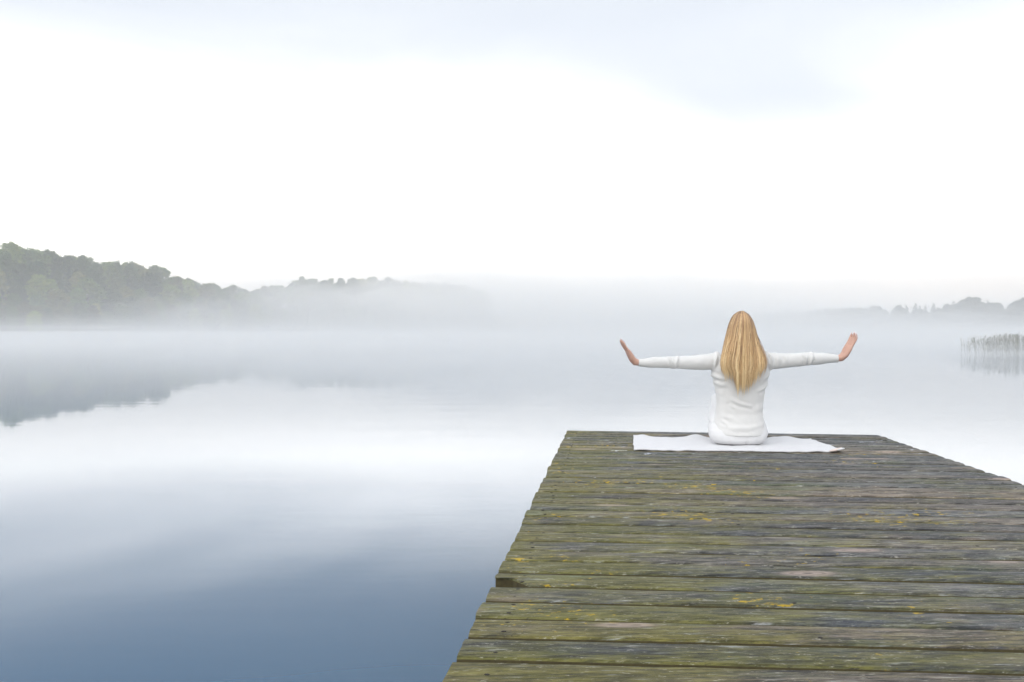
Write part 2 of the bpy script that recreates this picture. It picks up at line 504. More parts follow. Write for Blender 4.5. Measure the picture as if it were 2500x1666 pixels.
US = list(range(-700, 1261, 35))
TS = [0, 3, 10, 20, 34, 50, 75, 130]
def hill_z(u, t):
    D0 = interp(DIST_L, u)
    T = top_l(u, D0 + 40)
    g = max(1.0, T - TREE_H)
    s = min(1.0, max(0.0, t / 44.0)); s = s * s * (3 - 2 * s)
    return -0.35 + 0.9 * min(1, t / 3.0) + g * s
v, f = [], []
for u in US:
    for t in TS:
        Y = interp(DIST_L, u) + t
        v.append((px(u, Y), Y, hill_z(u, t) + (noise.noise((u * 0.02, t * 0.1, 0)) * 0.4 if t > 3 else 0)))
nT = len(TS)
for i in range(len(US) - 1):
    for j in range(nT - 1):
        a = i * nT + j
        f.append((a, a + nT, a + nT + 1, a + 1))
tag(mk('wooded_hill', v, f, GR.m, smooth=True), kind='structure')
# right-hand bank and the low land that closes the lake far behind
DIST_R = [(1650, 820), (1900, 720), (2160, 600), (2300, 540), (2500, 490), (3000, 440)]
v, f = [], []
UR = list(range(1650, 3001, 50))
for u in UR:
    for t, z in ((0, -0.35), (4, 0.7), (20, 1.6), (120, 2.5)):
        Y = interp(DIST_R, u) + t
        v.append((px(u, Y), Y, z + noise.noise((u * .03, t * .1, 4)) * .3))
for i in range(len(UR) - 1):
    for j in range(3):
        a = i * 4 + j
        f.append((a, a + 4, a + 5, a + 1))
tag(mk('low_bank', v, f, GR.m, smooth=True), kind='structure')
v, f = [], []
for i in range(41):
    x = -2200 + 110 * i
    for t, z in ((0, -0.5), (30, 3), (200, 16 + 8 * noise.noise((i * .3, 0, 0))), (500, 20)):
        v.append((x, 1600 + t + 60 * math.sin(i * .5), z))
for i in range(40):
    for j in range(3):
        a = i * 4 + j
        f.append((a, a + 4, a + 5, a + 1))
tag(mk('far_hills', v, f, GR.m, smooth=True), kind='structure')

# ---- trees ---------------------------------------------------------
def leaf_cards(P, S, r):
    """one small folded leaf spray per point."""
    n = len(P)
    a = r.normal(size=(n, 3)); a /= np.linalg.norm(a, axis=1)[:, None]
    b = r.normal(size=(n, 3)); b -= (b * a).sum(1)[:, None] * a; b /= np.linalg.norm(b, axis=1)[:, None]
    c = np.cross(a, b)
    S = S[:, None]
    q = np.stack([P - a * S, P + b * S * 0.55 + c * S * 0.15, P + a * S, P - b * S * 0.55 + c * S * 0.15], 1)
    return q.reshape(-1, 3), np.arange(4 * n).reshape(-1, 4)

def trunk_mesh(H, r0, rr, mat, limbs=6, part=.92):
    V, Fc = [], []
    def add(vf):
        o = len(V); V.extend(vf[0]); Fc.extend([tuple(i + o for i in q) for q in vf[1]])
    lean = Vector((rr.normal() * .03, rr.normal() * .03, 1))
    pts = [lean * (H * part * k / 6) + Vector((rr.normal() * .08, rr.normal() * .08, -.3)) for k in range(7)]
    add(tube(pts, [r0 * (1 - .13 * k) for k in range(7)], 7, up=(1, 0, 0)))
    for k in range(limbs):
        t = .35 + .5 * k / limbs
        a = rr.uniform(0, 6.28)
        p0 = lean * (H * t); l = H * rr.uniform(.12, .22)
        d = Vector((math.cos(a), math.sin(a), .8)) * l
        add(tube([p0, p0 + d * .5 + Vector((0, 0, .1)), p0 + d], [r0 * .45, r0 * .3, r0 * .12], 5))
    me = bpy.data.meshes.new('trunk'); me.from_pydata([tuple(p) for p in V], [], Fc); me.update(); me.materials.append(mat)
    return me

def broadleaf(seed, H=15.0, spread=3.6, low=.12):
    rr = np.random.default_rng(seed)
    pts, siz = [], []
    cen = []
    for k in range(74):
        t = rr.uniform(0, 1)
        z = H * (low + (.955 - low) * t)
        prof = math.sqrt(max(.02, 1 - ((t - .38) / .64) ** 2)) if t > .38 else (.66 + .34 * t / .38)
        rad = spread * max(.12, prof) * math.sqrt(rr.uniform(.05, 1.0))
        a = rr.uniform(0, 6.28)
        cen.append((rad * math.cos(a), rad * math.sin(a), z))
    for k in range(6): cen.append((rr.normal(0, .6), rr.normal(0, .6), H * rr.uniform(.90, 1.0)))
    for k in range(34):                          # small sprays that break the outline
        t = rr.uniform(.25, 1)
        prof = math.sqrt(max(.02, 1 - ((t - .38) / .64) ** 2)) if t > .38 else .9
        rad = spread * max(.15, prof) * rr.uniform(1.0, 1.28); a = rr.uniform(0, 6.28)
        cen.append((rad * math.cos(a), rad * math.sin(a), H * (low + (.98 - low) * t), rr.uniform(.28, .6)))
    for c in cen:
        lr = c[3] if len(c) > 3 else rr.uniform(.45, 1.4)
        c = c[:3]
        n = int(62 * lr * lr) + 14
        d = rr.normal(size=(n, 3)); d /= np.linalg.norm(d, axis=1)[:, None]
        pts.append(np.array(c) + d * lr * rr.uniform(.45, 1.15, (n, 1)) * np.array([1.1, 1.1, .85]) + rr.normal(0, .22, (n, 3)))
        siz.append(rr.uniform(.20, .42, n))
    V, Fc = leaf_cards(np.concatenate(pts), np.concatenate(siz), rr)
    me = bpy.data.meshes.new('crown'); me.from_pydata(V.tolist(), [], Fc.tolist()); me.update(); me.materials.append(LEAF.m)
    return me

def spruce(seed, H=17.0):
    rr = np.random.default_rng(seed)
    pts, siz = [], []
    tiers = 22
    for k in range(tiers):
        t = k / (tiers - 1)
        z = H * (.10 + .89 * t)
        R0 = 3.3 * (1 - t) ** .8 + .2
        nb = max(3, int(9 * (1 - t) + 3))
        for j in range(nb):
            a = rr.uniform(0, 6.28); l = R0 * rr.uniform(.7, 1.1)
            n = max(5, int(l * 14))
            s = rr.uniform(.1, 1, n)
            p = np.stack([np.cos(a) * s * l, np.sin(a) * s * l, z - .28 * s * s * l + rr.normal(0, .08, n)], 1)
            p[:, :2] += rr.normal(0, .12, (n, 2))
            pts.append(p); siz.append(rr.uniform(.26, .48, n))
    V, Fc = leaf_cards(np.concatenate(pts), np.concatenate(siz), rr)
    me = bpy.data.meshes.new('crown'); me.from_pydata(V.tolist(), [], Fc.tolist()); me.update(); me.materials.append(LEAF.m)
    return me

BROAD = [broadleaf(100 + k, 15.0, [3.3, 3.9, 3.0, 4.2, 3.5, 2.8, 3.7][k], [.12, .16, .1, .2, .14, .22, .08][k]) for k in range(7)]
TRUNK = [trunk_mesh(15.0, .2, np.random.default_rng(50 + k), BK.m) for k in range(3)]
BIRCH = [trunk_mesh(15.0, .16, np.random.default_rng(60 + k), BI.m) for k in range(2)]
SPR = [spruce(200 + k) for k in range(2)]
SPT = trunk_mesh(17.0, .17, np.random.default_rng(70), BK.m, 0, .8)
GREENS = [(.050, .070, .022), (.066, .082, .026), (.040, .062, .028), (.078, .090, .030), (.048, .060, .034), (.085, .080, .034), (.060, .078, .045), (.040, .055, .022), (.075, .070, .034)]

def tree(kind, loc, h, col, label, group, trunk=None, wide=1.0):
    name = 'spruce_tree' if kind == 'spruce' else 'broadleaf_tree'
    t = empty(name, loc)
    base = 17.0 if kind == 'spruce' else 15.0
    s = h / base
    t.scale = (s * wide, s * wide, s)
    t.rotation_euler = (0, 0, random.uniform(0, 6.28))
    cm = random.choice(SPR) if kind == 'spruce' else random.choice(BROAD)
    cr_ = mk_me('crown', cm, None, t); cr_.color = (*col, 1)
    tm = SPT if kind == 'spruce' else (trunk or random.choice(TRUNK))
    mk_me('trunk', tm, None, t)
    tag(t, label, 'tree', group)
    return t

def ordinal(n):
    w = ['first', 'second', 'third', 'fourth', 'fifth', 'sixth', 'seventh', 'eighth', 'ninth', 'tenth', 'eleventh', 'twelfth', 'thirteenth', 'fourteenth', 'fifteenth', 'sixteenth', 'seventeenth', 'eighteenth', 'nineteenth', 'twentieth']
    if n < 20: return w[n]
    tens = {2: 'twenty', 3: 'thirty', 4: 'forty', 5: 'fifty', 6: 'sixty'}[(n + 1) // 10]
    k = (n + 1) % 10
    return tens + '-' + w[k - 1] if k else {3: 'thirtieth', 4: 'fortieth', 5: 'fiftieth', 6: 'sixtieth'}.get((n + 1) // 10, 'twentieth')

def pick_col():
    g = random.choice(GREENS); k = random.uniform(1.1, 2.9)
    return (g[0] * k, g[1] * k * 1.1, g[2] * k * .8)

rows = [(3, .62, 'at the water edge'), (9, .85, 'in the second row up the slope'), (17, .95, 'in the third row up the slope'), (27, 1.0, 'in the fourth row up the slope'), (40, 1.0, 'on the skyline'), (52, 1.0, 'behind the skyline')]
for ri, (t, hs, where) in enumerate(rows):
    u = -40.0
    n_in = 0
    while u < 1190:
        D0 = interp(DIST_L, u)
        Y = D0 + t + random.uniform(-2.5, 2.5)
        X = px(u, Y)
        z0 = hill_z(u, Y - D0) - .25
        if ri == 4:
            h = top_l(u, Y) - z0 + random.uniform(-2.2, .9)
        elif ri == 5:
            h = top_l(u, Y) - z0 - random.uniform(.6, 3.2)
        else:
            h = TREE_H * hs * random.uniform(.72, 1.12)
            h = min(h, top_l(u, Y) - z0 + .2)
        h = max(5.0, h)
        far_half = u > 640
        hill = 'misty far hill' if far_half else 'green hillside'
        grp = f'trees {where} of the left shore'
        n_in += 1
        if ri == 5: lab, grp = f'hazy crown peeping out behind the left skyline trees, {ordinal(n_in - 1)} from the frame edge', 'trees behind the left skyline'
        elif ri == 4: lab = f'hazy broadleaf tree on the left skyline, {ordinal(n_in - 1)} crown from the left frame edge'
        elif ri == 0: lab = f'misty tree at the far water edge, {ordinal(n_in - 1)} from the left frame edge'
        else: lab = f'{ordinal(n_in - 1)} tree from the left frame edge, {where[7:]}'
        tk = random.choice(BIRCH) if (ri == 0 and random.random() < .6) else None
        tree('broad', (X, Y, z0), h, pick_col(), lab, grp, tk, wide=random.uniform(.7, 1.3))
        u += random.uniform(3.2, 6.6) * (1.0 if ri in (0, 4, 5) else 1.15) / Y * F * (1.15 if far_half else 1.0)
# the one light green tree low on the left shore
tree('broad', (px(86, 266), 266, -.1), 7.2, (.26, .31, .09), 'small light yellow-green tree low on the left shore', 'trees at the water edge', BIRCH[0], 1.2)

# right-hand tree line: (u, top row, kind, width)
RT = [(2207, 766, 'b', .8), (2213, 745, 's', .75), (2234, 741, 's', 1.0), (2248, 757, 'b', .9), (2259, 745, 's', .7), (2278, 741, 's', 1.0), (2291, 756, 'b', .8),
      (2312, 747, 'b', .9), (2327, 735, 's', .8), (2338, 745, 'b', .9), (2350, 737, 'b', .9), (2366, 731, 'b', 1.0), (2383, 731, 'b', .9), (2398, 742, 'b', .8), (2411, 734, 's', .9),
      (2422, 744, 'b', .9), (2436, 744, 'b', 1.0), (2452, 764, 'b', .8), (2466, 762, 'b', .8), (2487, 737, 'b', 1.0), (2503, 730, 'b', 1.1),
      (2195, 768, 'b', .9), (2178, 772, 'b', .9), (2160, 760, 'b', .9), (2146, 752, 'b', 1.0), (2132, 751, 'b', 1.1), (2114, 757, 'b', 1.0), (2096, 754, 'b', 1.1), (2078, 755, 'b', 1.0), (2060, 756, 'b', 1.1),
      (2040, 758, 'b', 1.0), (2020, 757, 'b', 1.0), (1998, 760, 'b', 1.0), (1975, 762, 'b', 1.0), (1950, 764, 'b', 1.0), (1925, 762, 'b', 1.1), (1900, 766, 'b', 1.0), (1874, 764, 'b', 1.2), (1848, 768, 'b', 1.0), (1820, 766, 'b', 1.2), (1792, 770, 'b', 1.0), (1762, 768, 'b', 1.2)]
rq = random.Random(5)
for u_ in range(2165, 2505, 13):
    RT.append((u_ + rq.uniform(-4, 4), rq.uniform(744, 766), rq.choice('bbs'), rq.uniform(.7, 1.0)))
RT.sort()
nb = ns = 0
for (u, yt, k, wd) in RT:
    Y = interp(DIST_R, u) + random.uniform(6, 16)
    h = (HZ - yt) / F * Y + CAMZ - .8
    if k == 's':
        lab = f'pointed grey spruce in the far tree line, {ordinal(ns)} spruce from the outstretched hand'; ns += 1
    else:
        lab = f'round grey tree in the misty right tree line, {ordinal(nb)} from its faint end'; nb += 1
    tree('spruce' if k == 's' else 'broad', (px(u, Y), Y, .8), h * (1.0 if k == 's' else 1.03), (.045, .058, .028), lab, 'trees of the far right shore', None, wd * (1.55 if k == 's' else 1.0))
# the woods go on to both sides of the view, as one mass
def wood_mass(tab, us, hts, label, seed, zf):
    rr = np.random.default_rng(seed)
    VV = []
    for u, h in zip(us, hts):
        me = BROAD[int(rr.integers(0, 7))]
        a = np.empty(len(me.vertices) * 3); me.vertices.foreach_get('co', a); a = a.reshape(-1, 4, 3)
        a = a[rr.permutation(len(a))[:len(a) // 3]]
        c_ = a.mean(1, keepdims=True); a = c_ + (a - c_) * 1.9
        a = a * (h / 15.0); an = rr.uniform(0, 6.28)
        x, y = a[..., 0] * math.cos(an) - a[..., 1] * math.sin(an), a[..., 0] * math.sin(an) + a[..., 1] * math.cos(an)
        t = rr.uniform(4, 44); Y = interp(tab, u) + t
        VV.append(np.stack([x + px(u, Y), y + Y, a[..., 2] + zf(u, t)], -1).reshape(-1, 3))
    V_ = np.concatenate(VV)
    o = mk('woodland', V_.tolist(), np.arange(len(V_)).reshape(-1, 4).tolist(), LEAF.m)
    o.color = (.10, .125, .045, 1)
    tag(o, label, 'wood', kind='stuff')
ul = list(np.linspace(-690, -70, 46))
wood_mass(DIST_L, ul, rng.uniform(11, 17, 46), 'hazy wood going on along the left shore outside the frame', 8, hill_z)
ur = list(np.linspace(2530, 2980, 22))
wood_mass(DIST_R, ur, rng.uniform(12, 18, 22), 'hazy wood going on along the right shore outside the frame', 9, lambda u, t: .9)
# undergrowth that closes the foot of the woods
def thicket(name, tab, u0, u1, n, hmax, label, seed, zf, t0=1.0, t1=9.0):
    rr = np.random.default_rng(seed)
    P, S = [], []
    for k in range(n):
        u = rr.uniform(u0, u1); t = rr.uniform(t0, t1)
        Y = interp(tab, u) + t
        zb = zf(u, t); hh = hmax * (.4 + .6 * abs(noise.noise((u * .05, t * .1, seed)))) 
        m = 60
        d = rr.normal(size=(m, 3)) * np.array([1.1, 1.1, .45]) ; d[:, 2] = np.abs(d[:, 2])
        P.append(np.array([px(u, Y), Y, zb]) + d * np.array([1, 1, hh]))
        S.append(rr.uniform(.16, .34, m))
    V, Fc = leaf_cards(np.concatenate(P), np.concatenate(S), rr)
    o = mk(name, V.tolist(), Fc.tolist(), LEAF.m)
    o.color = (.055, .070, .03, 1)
    return tag(o, label, 'undergrowth', kind='stuff')
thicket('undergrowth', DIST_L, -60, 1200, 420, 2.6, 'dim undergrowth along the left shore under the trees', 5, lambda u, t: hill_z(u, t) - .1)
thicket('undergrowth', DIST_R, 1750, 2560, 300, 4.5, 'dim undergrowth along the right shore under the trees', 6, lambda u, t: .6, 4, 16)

# ---- reeds standing in the water on the right
rr = np.random.default_rng(31)
V, Fc = [], []
def blade(p, d, l, w):
    """a thin bent blade, three segments with a ridge."""
    o = len(V)
    side = Vector((d.y, -d.x, 0));
    if side.length < 1e-3: side = Vector((1, 0, 0))
    side.normalize()
    for k in range(4):
        t = k / 3
        c_ = p + Vector((d.x * t * t * l, d.y * t * t * l, d.z * l * (t - .28 * t * t * (1 - d.z))))
        ww = w * (1 - t * .92)
        V.append(c_ - side * ww); V.append(c_ + side * ww + Vector((0, 0, ww * .4)))
    for k in range(3):
        a = o + 2 * k
        Fc.append((a, a + 1, a + 3, a + 2))
cnt = 0
while cnt < 640:
    u = 2345 + 330 * rr.uniform(0, 1) ** .8
    dens = np.interp(u, [2340, 2380, 2430, 2480], [.22, .38, .75, 1.0])
    if rr.uniform() > dens: continue
    cnt += 1
    Y = rr.uniform(54, 64) + (u - 2345) * .01
    x = px(u, Y)
    H = (1.02 + .32 * min(1, (u - 2340) / 110) ) * rr.uniform(.72, 1.05)
    lean = Vector((rr.normal(-.05, .13), rr.normal(0, .12), 0))
    p0 = Vector((x, Y, -.05))
    p1 = p0 + lean * H + Vector((0, 0, H))
    o = len(V)
    vv, ff = tube([p0, (p0 + p1) / 2 + lean * -.06, p1], [.0045, .004, .002], 4)
    V.extend(vv); Fc.extend([tuple(i + o for i in q) for q in ff])
    for k in range(rr.integers(9, 15)):
        t = rr.uniform(.20, .98)
        a = rr.choice([0, math.pi]) + rr.normal(0, .7)
        dz = rr.uniform(.05, .70); hx = math.sqrt(1 - dz * dz)
        blade(p0.lerp(p1, t), Vector((math.cos(a) * hx, math.sin(a) * hx, dz)), rr.uniform(.22, .46), rr.uniform(.013, .024))
    if rr.uniform() < .55:
        for k in range(7):
            blade(p1 - Vector((0, 0, .03 * k)), Vector((-rr.uniform(.1, .8), rr.normal(0, .25), rr.uniform(.2, .7))).normalized(), rr.uniform(.10, .2), .011)
tag(mk('reeds', V, Fc, RD.m), 'grey-green reeds standing in the misty water at the right edge', 'reeds', kind='stuff')

# ================================================================== DOCK
TH = math.atan((842 - HZ) / F)
HD = 0.673
dock = empty('wooden_dock')
dm = Matrix.Translation((0, 0, CAMZ)) @ Matrix.Rotation(-TH, 4, 'X') @ Matrix.Translation((0, 0, -HD))
dock.matrix_world = dm
tag(dock, 'weathered mossy wooden dock reaching out over the calm lake', 'dock')
Lf, Rf = Vector((.436, 7.084, 0)), Vector((2.729, 6.767, 0))
AX = Vector((-.1078, -.9942, 0))
PL, PR = .1480, .1437
NP = 54
nail_me = bpy.data.meshes.new('nail')
bm = bmesh.new(); bmesh.ops.create_uvsphere(bm, u_segments=7, v_segments=4, radius=.0052)
for q in bm.verts: q.co.z *= .35; q.co.x *= 1.4
bm.to_mesh(nail_me); bm.free(); nail_me.materials.append(NL.m)
PROF = [(0, -.038), (0.0, -.013), (.026, -.0050), (.075, -.0006), (.3, .0012), (.5, .0016), (.7, .0012), (.925, -.0006), (.974, -.0050), (1, -.013), (1, -.038)]
for k in range(NP):
    rr = np.random.default_rng(900 + k)
    ga, gb = rr.uniform(.0052, .0080), rr.uniform(.0052, .0080)
    endl, endr = rr.normal(0, .003), rr.normal(0, .004)
    if k in (3, 9, 16, 22, 26): endl -= .007
    a0 = Lf + AX * (PL * k + ga); a1 = Lf + AX * (PL * (k + 1) - gb)
    b0 = Rf + AX * (PR * k + ga); b1 = Rf + AX * (PR * (k + 1) - gb)
    dz = rr.normal(0, .0006); tw = rr.normal(0, .0005); bow = rr.normal(0, .0008)
    NX = 44
    V, Fc = [], []
    for i in range(NX + 1):
        t = i / NX
        t2 = t if 0 < i < NX else t
        far_p = a0.lerp(b0, t2); near_p = a1.lerp(b1, t2)
        ex = (b0 - a0).normalized()
        wob0 = .0022 * noise.noise((t * 14, k * 3.1, 0)) + .0014 * noise.noise((t * 45, k * 3.1, 5))
        wob1 = .0022 * noise.noise((t * 14, k * 3.1, 9)) + .0014 * noise.noise((t * 45, k * 3.1, 14))
        if noise.noise((t * 20, k * 7.7, 30)) > .55: wob1 -= .005
        for (q, z) in PROF:
            p = far_p.lerp(near_p, q)
            p = p + AX * ((wob0 * (1 - q)) + wob1 * q)
            if i == 0: p = p - ex * (endl + .003 * noise.noise((q * 5, k * 2.3, 1)))
            if i == NX: p = p + ex * (endr + .004 * noise.noise((q * 5, k * 2.3, 2)))
            zz = z + dz + tw * (t - .5) * 4 + bow * math.sin(t * math.pi) + .0009 * noise.noise((t * 20, q * 3, k * 1.7))
            if k == 30 and q > .5 and t < .045:      # the broken corner
                p = p - AX * ((q - .42) * PL * (1 - (t / .05) ** 2)); 
            V.append((p.x, p.y, zz))
    n = len(PROF)
    for i in range(NX):
        for j in range(n - 1):
            a = i * n + j
            Fc.append((a, a + 1, a + n + 1, a + n))
        Fc.append((i * n + n - 1, i * n, (i + 1) * n, (i + 1) * n + n - 1))
    Fc.append(tuple(range(n - 1, -1, -1))); Fc.append(tuple(range(NX * n, NX * n + n)))
    pl = mk('plank', V, Fc, D.m, dock, smooth=False)
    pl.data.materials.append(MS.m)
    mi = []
    for i in range(NX): mi += [1, 1, 0, 0, 0, 0, 0, 0, 1, 1, 1]  # mossy board sides and edges; their dark colour also paints the gap shade
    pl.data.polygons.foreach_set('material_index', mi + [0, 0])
    if k == 30: pl['label'] = 'plank with a broken corner at its left end'
    if k < 42:
        for jx in (.034, .35, .67, .965):
            for qq in (.24, .76):
                if rr.uniform() < (.2 if jx < .1 else .62): continue
                p = a0.lerp(b0, jx + rr.normal(0, .006)).lerp(a1.lerp(b1, jx), qq + rr.normal(0, .04))
                nn = mk_me('nail', nail_me, None, pl)
                nn.location = (p.x, p.y, .0006 + dz + bow * math.sin(jx * math.pi)); nn.rotation_euler = (0, 0, rr.uniform(-.3, .3))
# joists, moss packed in the gaps, posts
for t in (.034, .35, .67, .965):
    a = Lf.lerp(Rf, t) + AX * .04; b = a + AX * (PL * NP - .1)
    s = Vector((AX.y, -AX.x, 0)) * .035
    V = [a - s, a + s, b + s, b - s]
    vv = [(p.x, p.y, -.041) for p in V] + [(p.x, p.y, -.19) for p in V]
    mk('joist', vv, [(0, 1, 2, 3), (7, 6, 5, 4), (0, 4, 5, 1), (1, 5, 6, 2), (2, 6, 7, 3), (3, 7, 4, 0)], B.m, dock)
for t in (.05, .95):
    for s in (.35, 2.6, 4.9, 7.2):
        c_ = Lf.lerp(Rf, t) + AX * s
        vv, ff = tube([(c_.x, c_.y, -.20), (c_.x + .004, c_.y, -.9), (c_.x, c_.y, -2.0)], [.085, .09, .095], 14, up=(1, 0, 0))
        mk('post', vv, ff, B.m, dock, smooth=True)
V, Fc = [], []
for k in range(1, 42):
    rr = np.random.default_rng(1500 + k)
    a = Lf + AX * (PL * k); b = Rf + AX * (PR * k)
    M = 90
    o = len(V)
    for i in range(M + 1):
        t = -.001 + 1.002 * i / M
        c_ = a.lerp(b, t)
        hh = -.039 + .008 * noise.noise((t * 30, k * 5.1, 2)) + .007 * rr.uniform()
        if t < .02 or t > .98: hh = max(hh, -.014)
        w_ = .0125
        for dx, zz in ((-w_, -.04), (0, hh), (w_, -.04)):
            q = c_ + AX * dx
            V.append((q.x, q.y, zz))
    for i in range(M):
        a_ = o + i * 3
        Fc += [(a_, a_ + 1, a_ + 4, a_ + 3), (a_ + 1, a_ + 2, a_ + 5, a_ + 4)]
mo_ = mk('moss', V, Fc, MS.m, dock)
mo_['kind'] = 'stuff'

def on_dock(x, y, z=0.0):
    return dm @ Vector((x, y, z))

# ================================================================== TOWEL
LB, LFt, RFt, RB = Vector((.8746, 6.50)), Vector((.7717, 5.716)), Vector((2.065, 5.60)), Vector((2.18, 6.30))
NX, NY = 120, 44
V, Fc = [], []
for j in range(NY + 1):
    for i in range(NX + 1):
        s, t = i / NX, j / NY           # t: 0 front, 1 back
        p = LFt.lerp(RFt, s).lerp(LB.lerp(RB, s), t)
        p = p + Vector((.010 * noise.noise((t * 4, 3, s * 2)), .012 * noise.noise((s * 5, 8, t * 2)) + .006 * noise.noise((s * 16, 2, t))))
        if s > .86:                       # rounded, pulled-in right back corner
            k = (s - .86) / .14
            p.x -= .10 * k * k * t ** 2
        z = .010 + .006 * max(0, noise.noise((s * 13, t * 5, 0))) + .003 * noise.noise((s * 26, t * 14, 5)) + .010 * max(0, noise.noise((s * 6 + t * 3, t * 9 - s * 4, 3))) ** 1.2
        eb = math.exp(-((1 - t) / .10) ** 2)
        z += eb * (.012 * math.exp(-((s - .05) / .05) ** 2) + .020 * math.exp(-((s - .33) / .05) ** 2) + .020 * math.exp(-((s - .80) / .07) ** 2) + .006 * max(0, noise.noise((s * 9, 7, 0))))
        z += .007 * math.exp(-(s / .02) ** 2) * t
        cf = max(0, (s - .93) / .07) * max(0, 1 - t / .22)
        z += .022 * cf
        q = on_dock(p.x, p.y, z)
        V.append(q)
org = on_dock(1.47, 6.0, 0)
V = [q - org for q in V]
for j in range(NY):
    for i in range(NX):
        a = j * (NX + 1) + i
        Fc.append((a, a + 1, a + NX + 2, a + NX + 1))
tw_ = empty('towel', org)
tag(tw_, 'white towel spread across the dock under the seated person', 'towel')
cl = mk('cloth', V, Fc, TW.m, tw_, smooth=True)
so = cl.modifiers.new('thick', 'SOLIDIFY'); so.thickness = .008; so.offset = -1
# the turned-up pinkish corner
cx = LFt.lerp(RFt, .955)
rings = []
for i in range(13):
    t = i / 12
    c_ = on_dock(LFt.lerp(RFt, .93).x + .095 * t, LFt.lerp(RFt, .93).y - .006 + .055 * t * t, .013 + .012 * t) - org
    r = .0075 * (.35 + .9 * math.sin(math.pi * min(1, t * .85 + .08)))
    rings.append([c_ + Vector((0, r * 1.25 * math.cos(a), r * math.sin(a))) for a in [2 * math.pi * k / 10 for k in range(10)]])
vv, ff = loft(rings)
hem = mk('turned_corner', vv, ff, HM.m, tw_, smooth=True)
hem['label'] = 'pinkish turned-up corner of the towel'

# ================================================================== PERSON
PX, PY = 1.513, 6.0
pbase = on_dock(PX, PY, .014)
person = empty('person', pbase)
tag(person, 'person with long blonde hair in white, seated on towel with arms spread wide', 'person')
def zc(y): return (1262 - y) / 1325.0
def xc(x): return (x - 1175) / 1325.0

def ell(z, cx, cy, rx, ry, n=36, p=2.3):
    out = []
    for k in range(n):
        a = 2 * math.pi * k / n
        ca, sa = math.cos(a), math.sin(a)
        out.append((cx + rx * math.copysign(abs(ca) ** (2 / p), ca), cy + ry * math.copysign(abs(sa) ** (2 / p), sa), z))
    return out

# torso tables: z, centre x, centre y, half width, half depth
TOR = [(.060, -.002, .005, .163, .133), (.10, -.002, .005, .166, .130), (.14, -.002, .008, .162, .121), (.20, 0, .010, .155, .108), (.27, .004, .010, .153, .105), (.35, .006, .010, .164, .110),
       (.42, .006, .008, .180, .114), (.48, .006, .006, .192, .114), (.53, .006, .004, .190, .105), (.565, .006, .002, .170, .090), (.595, .007, .004, .130, .072), (.62, .008, .010, .085, .060), (.645, .008, .014, .062, .058)]
def torso_back(z, x=0.0):
    r = [np.interp(z, [q[0] for q in TOR], [q[i] for q in TOR]) for i in range(1, 5)]
    k = min(1, abs(x - r[0]) / r[2])
    return r[1] - r[3] * max(0.0, 1 - k ** 2.3) ** (1 / 2.3)

# arm centre lines (shoulder to wrist) and sleeve radii
ARM = {-1: [(-.13, .0, .553, .064), (-.20, .002, .545, .056), (-.26, .004, .541, .050), (-.34, .006, .539, .046), (-.41, .008, .540, .0435), (-.46, .010, .541, .041), (-.52, .012, .541, .038), (-.58, .013, .540, .034), (-.63, .013, .539, .028), (-.668, .012, .538, .0235)],
       1: [(.145, .0, .553, .066), (.215, .002, .549, .058), (.275, .004, .552, .052), (.34, .006, .556, .048), (.40, .008, .560, .0455), (.45, .009, .565, .0445), (.50, .010, .5655, .041), (.56, .011, .567, .037), (.61, .011, .567, .031), (.651, .010, .566, .0265)]}

sw = [loft([ell(*q) for q in TOR])]
for s in (-1, 1):
    A = ARM[s]
    sw.append(tube([q[:3] for q in A], [q[3] for q in A], 20, squash=1.0))
sweater = fuse(sw, .0052, 7)
a, n = coords(sweater)
def crease(a, n, poly, amp, wid, side='back', ends=True):
    if side == 'back': m = n[:, 1] < .35
    else: m = np.ones(len(a), bool)
    d, t = seg_dist(a[:, [0, 2]], [(xc(x), zc(y)) for x, y in poly])
    g = amp * (np.exp(-(d / wid) ** 2) - .45 * np.exp(-((d - 1.7 * wid) / wid) ** 2))
    if ends: g *= np.sin(np.pi * np.clip(t * .9 + .05, 0, 1)) ** .6
    g[~m] = 0
    return a + n * g[:, None]
# folds of the jumper, in the photo's places
FOLDS = [([(1085, 862), (1150, 900), (1245, 922)], .009, .011), ([(1070, 915), (1110, 940)], .005, .009),
         ([(1300, 790), (1370, 765), (1425, 715)], .008, .012), ([(905, 640), (960, 670), (1010, 690)], .009, .012), ([(945, 715), (985, 735), (1040, 740)], .005, .013),
         ([(1450, 620), (1400, 660), (1330, 700)], .006, .014),
         ([(1398, 437), (1432, 500), (1452, 600)], .012, .010), ([(1378, 455), (1405, 520), (1440, 610)], .007, .009), ([(968, 448), (952, 520), (940, 600)], .008, .009),
         ([(985, 1085), (1090, 1112), (1220, 1108), (1400, 1075)], .005, .014), ([(1000, 1050), (1040, 1075)], .006, .010), ([(1010, 1010), (1090, 1030)], .0035, .016),
         ([(1010, 1190), (1090, 1210), (1200, 1222), (1300, 1215), (1400, 1190)], .010, .008), ([(1280, 960), (1380, 920)], .004, .018),
         ([(548, 500), (572, 545), (582, 600)], .010, .008), ([(628, 498), (612, 545), (603, 602)], .010, .008), ([(592, 520), (594, 600)], .005, .006),
         ([(1712, 470), (1745, 510), (1750, 575)], .007, .008), ([(1806, 452), (1800, 510), (1782, 572)], .008, .009), ([(1550, 470), (1572, 510), (1580, 540)], .004, .012),
         ([(840, 500), (800, 560)], .003, .02), ([(1500, 480), (1490, 580)], .004, .016)]
for poly, amp, wid in FOLDS:
    a = crease(a, n, poly, amp * 0.95, wid)
